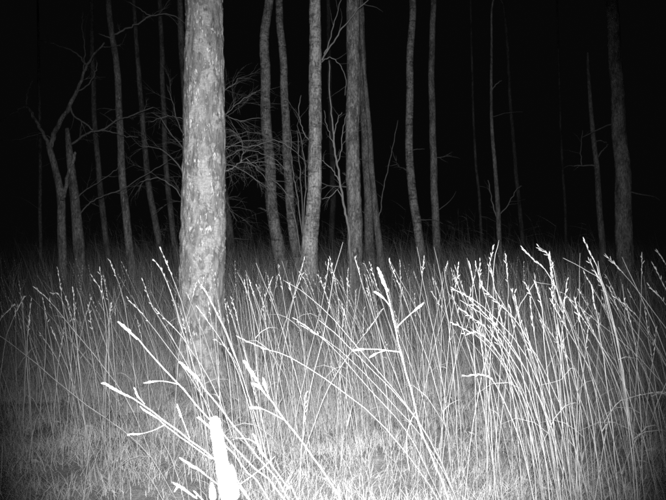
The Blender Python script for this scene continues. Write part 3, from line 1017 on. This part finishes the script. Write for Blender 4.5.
OWN = {
    ('l', 0): 'upright dim stalk rising highest just below the forked tree',
    ('l', 1): 'dim stalk left of the forked tree, tip leaning far left',
    ('l', 6): 'upright stalk with tallest head in the left clump, below the long grey trunk',
    ('l', 8): 'tallest stalk of the left clump, its tip against the long grey trunk',
    ('l', 10): 'short bent stalk at the left edge, tip pointing up to the right',
    ('l', 11): 'long straight straw slanting down rightwards from the left edge',
    ('l', 12): 'faint stalk near left edge with tip leaning right',
    ('l', 18): 'broken kinked straw alone low in the bottom left corner',
    ('t', 0): 'tallest stalk just left of the big trunk, tip against the dark',
    ('t', 1): 'second tallest stalk left of the big trunk, under the tallest tip',
    ('t', 3): 'long slanting stalk reaching farthest left of those by the trunk foot',
    ('t', 5): 'bright stalk crossing the pale scar low on the big trunk',
    ('t', 10): 'upright thin stem running straight up the middle of the trunk foot',
    ('m', 4): 'tallest stalk before the mid grey trunk, leaning right at its tip',
    ('m', 5): 'right leaning stalk just left of the tallest one by the mid grey trunk',
    ('m', 9): 'tall stalk with its tip against the slim lone trunk with bent foot',
    ('m', 10): 'tall stalk with its tip against the right one of the two slim trunks',
    ('m', 11): 'long bright stalk slanting from the banded birch down to the right',
    ('m', 12): 'long bright arching stalk starting right of the big trunk foot, slanting right',
    ('m', 13): 'straight cross straw leaning right against the slant of its neighbours',
    ('m', 14): 'bright slanting stalk left of the tallest glaring stalk',
    ('m', 26): 'small upright head on a short stalk at bottom centre over bright turf',
    ('r', 0): 'thick tall stalk leaning left, highest tip over the dense right bundle',
    ('r', 1): 'stalk behind the thick tall one, its tip slightly right and higher',
    ('r', 3): 'stalk snapped near its top, the broken end hanging left, in right bundle',
    ('r', 4): 'tallest upright stalk against the very thin trunk with side twigs',
    ('r', 8): 'straight bright stalk slanting left across the middle of the right bundle',
    ('r', 9): 'bright arching stalk lying farthest left over the right bundle',
    ('r', 16): 'low arched stalk drooping left at half height of the right bundle',
    ('r', 18): 'tallest brightest stalk between right bundle and stout dim trunk',
    ('r', 31): 'short cross straw poking right out of the middle of the right bundle',
    ('e', 0): 'long stalk slanting left before the foot of the stout dim trunk',
    ('e', 2): 'upright knobbly stalk standing right of the stout dim trunk',
    ('e', 8): 'thin upright stalk alone in the dark left of the brightest right stalk',
    ('e', 10): 'level bent stalk reaching in from the right edge, half way up'}


def label_for(key, x):
    lab, grp, r = LB[key]
    if key == 'm':
        return ('thin dry stalk with narrow head below the banded birch and brightest birch', 'stalks below the birches', r) if x < 318 else \
            (('thin dry stalk with narrow head below the mid grey trunk', 'stalks below the mid grey trunk', r) if x < 388 else
             ('thin dry stalk with narrow head below the two slim trunks', 'stalks below the slim trunks', r))
    if key == 'r':
        return ('bright dry stalk in the left part of the dense right bundle', 'stalks left in the right bundle', r) if x < 508 else \
            (('bright dry stalk in the thick middle of the dense right bundle', 'stalks in the middle of the right bundle', r) if x < 560 else
             ('bright dry stalk on the right flank of the dense right bundle', 'stalks on the flank of the right bundle', r))
    if key == 'l':
        return (lab, grp, r) if x < 84 else ('thin dim dry stalk with feathery head below the long grey leaning trunk', 'stalks below the long grey trunk', r)
    return lab, grp, r


count = 0
for key, lst in (('l', LEFT), ('t', TRUNK), ('m', MIDDLE), ('r', RIGHT), ('e', EDGE)):
    for k_, (px, d) in enumerate(lst):
        lab, grp, r = label_for(key, px[0][0])
        lab = OWN.get((key, k_), lab)
        stalk(px, d, r * rnd.uniform(0.75, 1.2), lab, grp, rnd.uniform(0.07, 0.15), rnd.uniform(0.95, 1.35), rnd.randrange(8, 15))
        count += 1


# more of the same clumps, a stalk each
def many(n, key, xr, yr, dr, slope, sl_sd, curve, rg):
    global count
    for _ in range(n):
        x, y = rg.uniform(*xr), rg.triangular(yr[0], yr[1], yr[0] + (yr[1] - yr[0]) * 0.3)
        lab, grp, r = label_for(key, x)
        d = rg.uniform(*dr)
        yg = HY + F * H / d
        s_ = rg.gauss(slope, sl_sd)
        hgt = yg - y
        xb = x + s_ * hgt
        cv = curve * rg.uniform(0.3, 1.2) * hgt * s_
        pts = [(x, y), (x + s_ * hgt * 0.33 + cv * 0.7, y + hgt * 0.3), (x + s_ * hgt * 0.66 + cv * 0.6, y + hgt * 0.65), (xb, yg)]
        stalk(pts, d, r * rg.uniform(0.5, 1.15), lab, grp, rg.uniform(0.03, 0.15), rg.uniform(0.55, 1.25), rg.randrange(5, 14), seg=12, sides=4)
        count += 1


rg = random.Random(4)
many(14, 'l', (15, 135), (290, 350), (3.0, 3.8), 0.10, 0.14, 0.2, rg)
many(12, 't', (150, 235), (285, 345), (2.9, 3.6), 0.18, 0.12, 0.2, rg)
many(56, 'm', (230, 455), (258, 320), (3.0, 4.0), 0.14, 0.16, 0.2, rg)
many(44, 'r', (450, 600), (262, 360), (2.0, 2.9), 0.20, 0.16, 0.25, rg)
many(16, 'e', (590, 672), (265, 330), (2.2, 3.0), 0.2, 0.15, 0.3, rg)
print('stalk things', count)


# ------------------------------------------------------------------ uncountable grass
def wedge(rg, d0, d1, margin=1.25):
    d = math.sqrt(rg.uniform(d0 * d0, d1 * d1))
    return rg.uniform(-0.476, 0.476) * margin * d, d


rg = random.Random(21)
mb = MB()
hb = MB()
n_mid = 0
while n_mid < 2400:
    x, y = wedge(rg, 3.1, 9.0)
    px = 333 + F * x / y
    if (x - (-1.07)) ** 2 + (y - 5.6) ** 2 < 0.26 ** 2:
        continue
    dens = 0.36 + 1.35 * noise.noise(Vector((x * 1.5, y * 1.2, 3.7)))
    if px < 190:
        dens *= 0.3 if y < 4.5 else 0.6
    if 165 < px < 238 and y < 5.6:
        dens *= 0.22
    if 235 < px < 350 and y < 3.6:
        dens *= 0.15
    if px > 590 and y < 4.5:
        dens *= 0.4
    if rg.random() > dens + 0.12:
        continue
    n_mid += 1
    h = rg.triangular(0.45, 1.02, 0.85)
    lx, ly = (rg.gauss(-0.11, 0.15) + 0.34 * noise.noise(Vector((x * 1.9, y * 1.5, 8.8)))) * h, rg.gauss(0, 0.1) * h
    z0 = gh(x, y)
    base = Vector((x, y, z0 - 0.01))
    bend = rg.uniform(0.5, 1.6)
    pts = [base + Vector((lx * t ** (1 + bend * 0.6), ly * t, h * (t - 0.06 * bend * t * t * abs(lx))))
           for t in (0, 0.17, 0.34, 0.5, 0.67, 0.84, 1.0)]
    r = rg.uniform(0.0007, 0.0013)
    mb.tube(pts, [r, r, r, r * .9, r * .8, r * .7, r * .45], 3, cap=False)
    if rg.random() < 0.3:
        T = pts[::-1]
        for k in range(rg.randrange(4, 8)):
            t = k / 8 * 1.2
            i = int(t)
            p = T[i].lerp(T[i + 1], t - i)
            ax = (T[i] - T[i + 1]).normalized()
            hb.grain(p, ax + Vector((rg.choice((-1, 1)) * rg.uniform(.1, .5), rg.uniform(-.4, .4), 0)), rg.uniform(.007, .017), rg.uniform(.0007, .0016))
    if rg.random() < 0.5:       # a withered leaf from its stem
        t0 = rg.uniform(0.15, 0.6)
        i = int(t0 * 6)
        p = pts[i]
        an = rg.uniform(0, 6.28)
        ln = rg.uniform(0.12, 0.45)
        dv = Vector((math.cos(an), math.sin(an), 0))
        up0 = rg.uniform(0.4, 1.1)
        bl = [p + dv * (ln * q) + Vector((0, 0, ln * (up0 * q - 1.1 * q * q))) for q in (0, .3, .6, 1)]
        mb.blade(bl, rg.uniform(.0012, .0034), dv.cross(Vector((0, 0, 1))).normalized())
o = mb.build('dry_grass', M_straw)
o['kind'] = 'stuff'
o['label'] = 'dense thin dry grass stems filling the clearing around the trees'
o['category'] = 'dry grass'
o = hb.build('grass_seed', M_seed)
o['kind'] = 'stuff'
o['label'] = 'small seed spikelets on the tops of the dense thin grass'
o['category'] = 'grass seeds'

# the finer, lower grass between those stems, also standing in for a grey veil
mb = MB()
rg = random.Random(52)
n = 0
while n < 20000:
    x, y = wedge(rg, 3.6, 9.5)
    px = 333 + F * x / y
    if (x - (-1.07)) ** 2 + (y - 5.6) ** 2 < 0.24 ** 2:
        continue
    dens = (0.55 + 1.1 * noise.noise(Vector((x * 1.5, y * 1.3, 5.2)))) * (0.5 if y < 4.3 else 1)
    if px < 190 and y < 4.5:
        dens *= 0.25
    if 165 < px < 238 and y < 5.6:
        dens *= 0.3
    if 235 < px < 350 and y < 3.7:
        dens *= 0.25
    if rg.random() > dens:
        continue
    n += 1
    h = rg.triangular(0.18, 0.8, 0.42)
    an = rg.uniform(0, 6.28)
    lx, ly = (rg.gauss(-0.1, 0.22)) * h, rg.gauss(0, .2) * h
    dr_ = rg.uniform(0, .25) * h
    p = Vector((x, y, gh(x, y) - .01))
    bl = [p + Vector((lx * q ** 1.7, ly * q ** 1.7, h * q - dr_ * q ** 4)) for q in (0, .35, .7, .88, 1)]
    mb.blade(bl, rg.uniform(.0006, .0013), Vector((math.cos(an * .25 - .78), math.sin(an * .25 - .78), 0)))
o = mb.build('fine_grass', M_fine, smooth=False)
o['kind'] = 'stuff'
o['label'] = 'fine pale grass blades standing between the taller dry stems'
o['category'] = 'fine grass'

# short tangled turf
mb = MB()
rg = random.Random(33)
n = 0
while n < 130000:
    x, y = wedge(rg, 1.3, 7.5, 1.3)
    dens = 0.7 + 0.8 * noise.noise(Vector((x * 2.6, y * 1.7, 9.1))) + 0.6 * noise.noise(Vector((x * 7, y * 7, 2.2)))
    if rg.random() > dens:
        continue
    n += 1
    z0 = gh(x, y)
    an = rg.uniform(0, 6.28)
    ln = rg.uniform(0.04, 0.13) * (0.6 + 0.6 * max(0, min(1, dens)))
    up = rg.uniform(0.3, 1.15)
    dv = Vector((math.cos(an), math.sin(an), 0))
    p = Vector((x, y, z0))
    c2 = rg.uniform(0.2, 0.9)
    tw = dv.cross(Vector((0, 0, 1))) * rg.uniform(-0.3, 0.3)
    bl = [p + dv * (ln * q * (1.05 - up * .5)) + tw * (ln * q * q) + Vector((0, 0, ln * (up * q - c2 * up * q * q * .7) + 0.012))
          for q in (0, .35, .7, 1)]
    mb.blade(bl, rg.uniform(.0006, .0012), (dv.cross(Vector((0, 0, 1))) + Vector((0, 0, rg.uniform(-.6, .6)))).normalized())
o = mb.build('turf', M_short, smooth=False)
o['kind'] = 'stuff'
o['label'] = 'short tangled withered turf covering the forest floor'
o['category'] = 'turf'

# long flopped blades and bent straws lying over the turf
mb = MB()
rg = random.Random(35)
for n in range(1500):
    x, y = wedge(rg, 1.8, 6.5, 1.3)
    z0 = gh(x, y)
    an = rg.uniform(0, 6.28)
    ln = rg.uniform(0.15, 0.45)
    hh = rg.uniform(0.05, 0.26)
    dv = Vector((math.cos(an), math.sin(an), 0))
    sd = dv.cross(Vector((0, 0, 1)))
    p = Vector((x, y, z0))
    cu = rg.uniform(-.35, .35)
    bl = [p + dv * (ln * q) + sd * (ln * cu * q * q) + Vector((0, 0, 4 * hh * q * (1 - q * rg.uniform(.85, 1.0)) + .01)) for q in (0, .15, .3, .5, .7, .85, 1)]
    mb.blade(bl, rg.uniform(.0008, .0016), sd)
o = mb.build('withered_grass', M_blade)
o['kind'] = 'stuff'
o['label'] = 'long limp withered blades arching over the turf'
o['category'] = 'withered grass'

# grass and scrub going on between the trees into the dark
mb = MB()
rg = random.Random(36)
for n in range(24000):
    x, y = wedge(rg, 8.0, 24.0, 1.25)
    h = rg.triangular(0.45, 1.35, 0.85) * (1 + max(0, (y - 12)) * 0.035)
    lx = rg.gauss(-0.08, 0.16) * h
    ly = rg.gauss(0, .1) * h
    p = Vector((x, y, gh(x, y) - .02))
    bl = [p + Vector((lx * q * q, ly * q, h * q)) for q in (0, .4, .75, 1)]
    mb.blade(bl, rg.uniform(.0013, .0028), Vector((1, rg.uniform(-.5, .5), 0)).normalized())
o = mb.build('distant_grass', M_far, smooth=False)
o['kind'] = 'stuff'
o['label'] = 'dim tall grass fading away between the trunks'
o['category'] = 'distant grass'

# fine leafless undergrowth standing between the trunks
mb = MB()
rg = random.Random(40)
for n in range(2600):
    y = rg.uniform(12, 25)
    x = rg.gauss(-0.08, 0.26) * y
    if abs(x) > 0.6 * y:
        continue
    h = rg.triangular(0.5, 2.0, 0.9) * (0.6 + 0.03 * y)
    p = Vector((x, y, gh(x, y) - .02))
    dv = Vector((rg.gauss(0, .18), rg.gauss(0, .18), 1))
    q = [p + Vector((dv.x * h * t ** 1.4, dv.y * h * t ** 1.4, h * t)) for t in (0, .3, .6, .8, 1)]
    for a_, b_ in ((0, 0),):
        mb.blade(q, rg.uniform(.001, .0022), Vector((1, 0, 0)))
    for k in range(7):
        t = rg.uniform(.3, .95)
        i = min(3, int(t * 4))
        st = q[i].lerp(q[i + 1], rg.random())
        e = Vector((rg.uniform(-1, 1), rg.uniform(-1, 1), rg.uniform(0.1, .9))) * rg.uniform(.15, .4)
        mb.blade([st, st + e * .5, st + e + Vector((0, 0, -.04))], .0013, Vector((.7, 0, .7)))
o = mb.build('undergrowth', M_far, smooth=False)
o['kind'] = 'stuff'
o['label'] = 'fine grey leafless undergrowth in the dark between the trunks'
o['category'] = 'undergrowth'

# fallen leaves caught in the turf
mb = MB()
rg = random.Random(61)
for n in range(260):
    x, y = wedge(rg, 1.6, 7.0, 1.3)
    an = rg.uniform(0, 6.28)
    dv = Vector((math.cos(an), math.sin(an), rg.uniform(-.3, .5)))
    sd = dv.cross(Vector((0, 0, 1))).normalized()
    up = sd.cross(dv).normalized()
    ln, wd = rg.uniform(.015, .04), rg.uniform(.007, .014)
    p = Vector((x, y, gh(x, y) + rg.uniform(.01, .05)))
    b = len(mb.v)
    cu = rg.uniform(-.01, .012)
    mb.v += [p - dv * ln, p - dv * ln * .3 + sd * wd + up * cu, p - dv * ln * .3, p - dv * ln * .3 - sd * wd + up * cu,
             p + dv * ln * .4 + sd * wd * .8 + up * cu, p + dv * ln * .4, p + dv * ln * .4 - sd * wd * .8 + up * cu, p + dv * ln + up * cu]
    mb.f += [(b, b + 1, b + 2), (b, b + 2, b + 3), (b + 1, b + 4, b + 5, b + 2), (b + 2, b + 5, b + 6, b + 3), (b + 4, b + 7, b + 5), (b + 5, b + 7, b + 6)]
o = mb.build('leaf_litter', M_blade, smooth=False)
o['kind'] = 'stuff'
o['label'] = 'small fallen leaves lying in the short turf'
o['category'] = 'leaf litter'
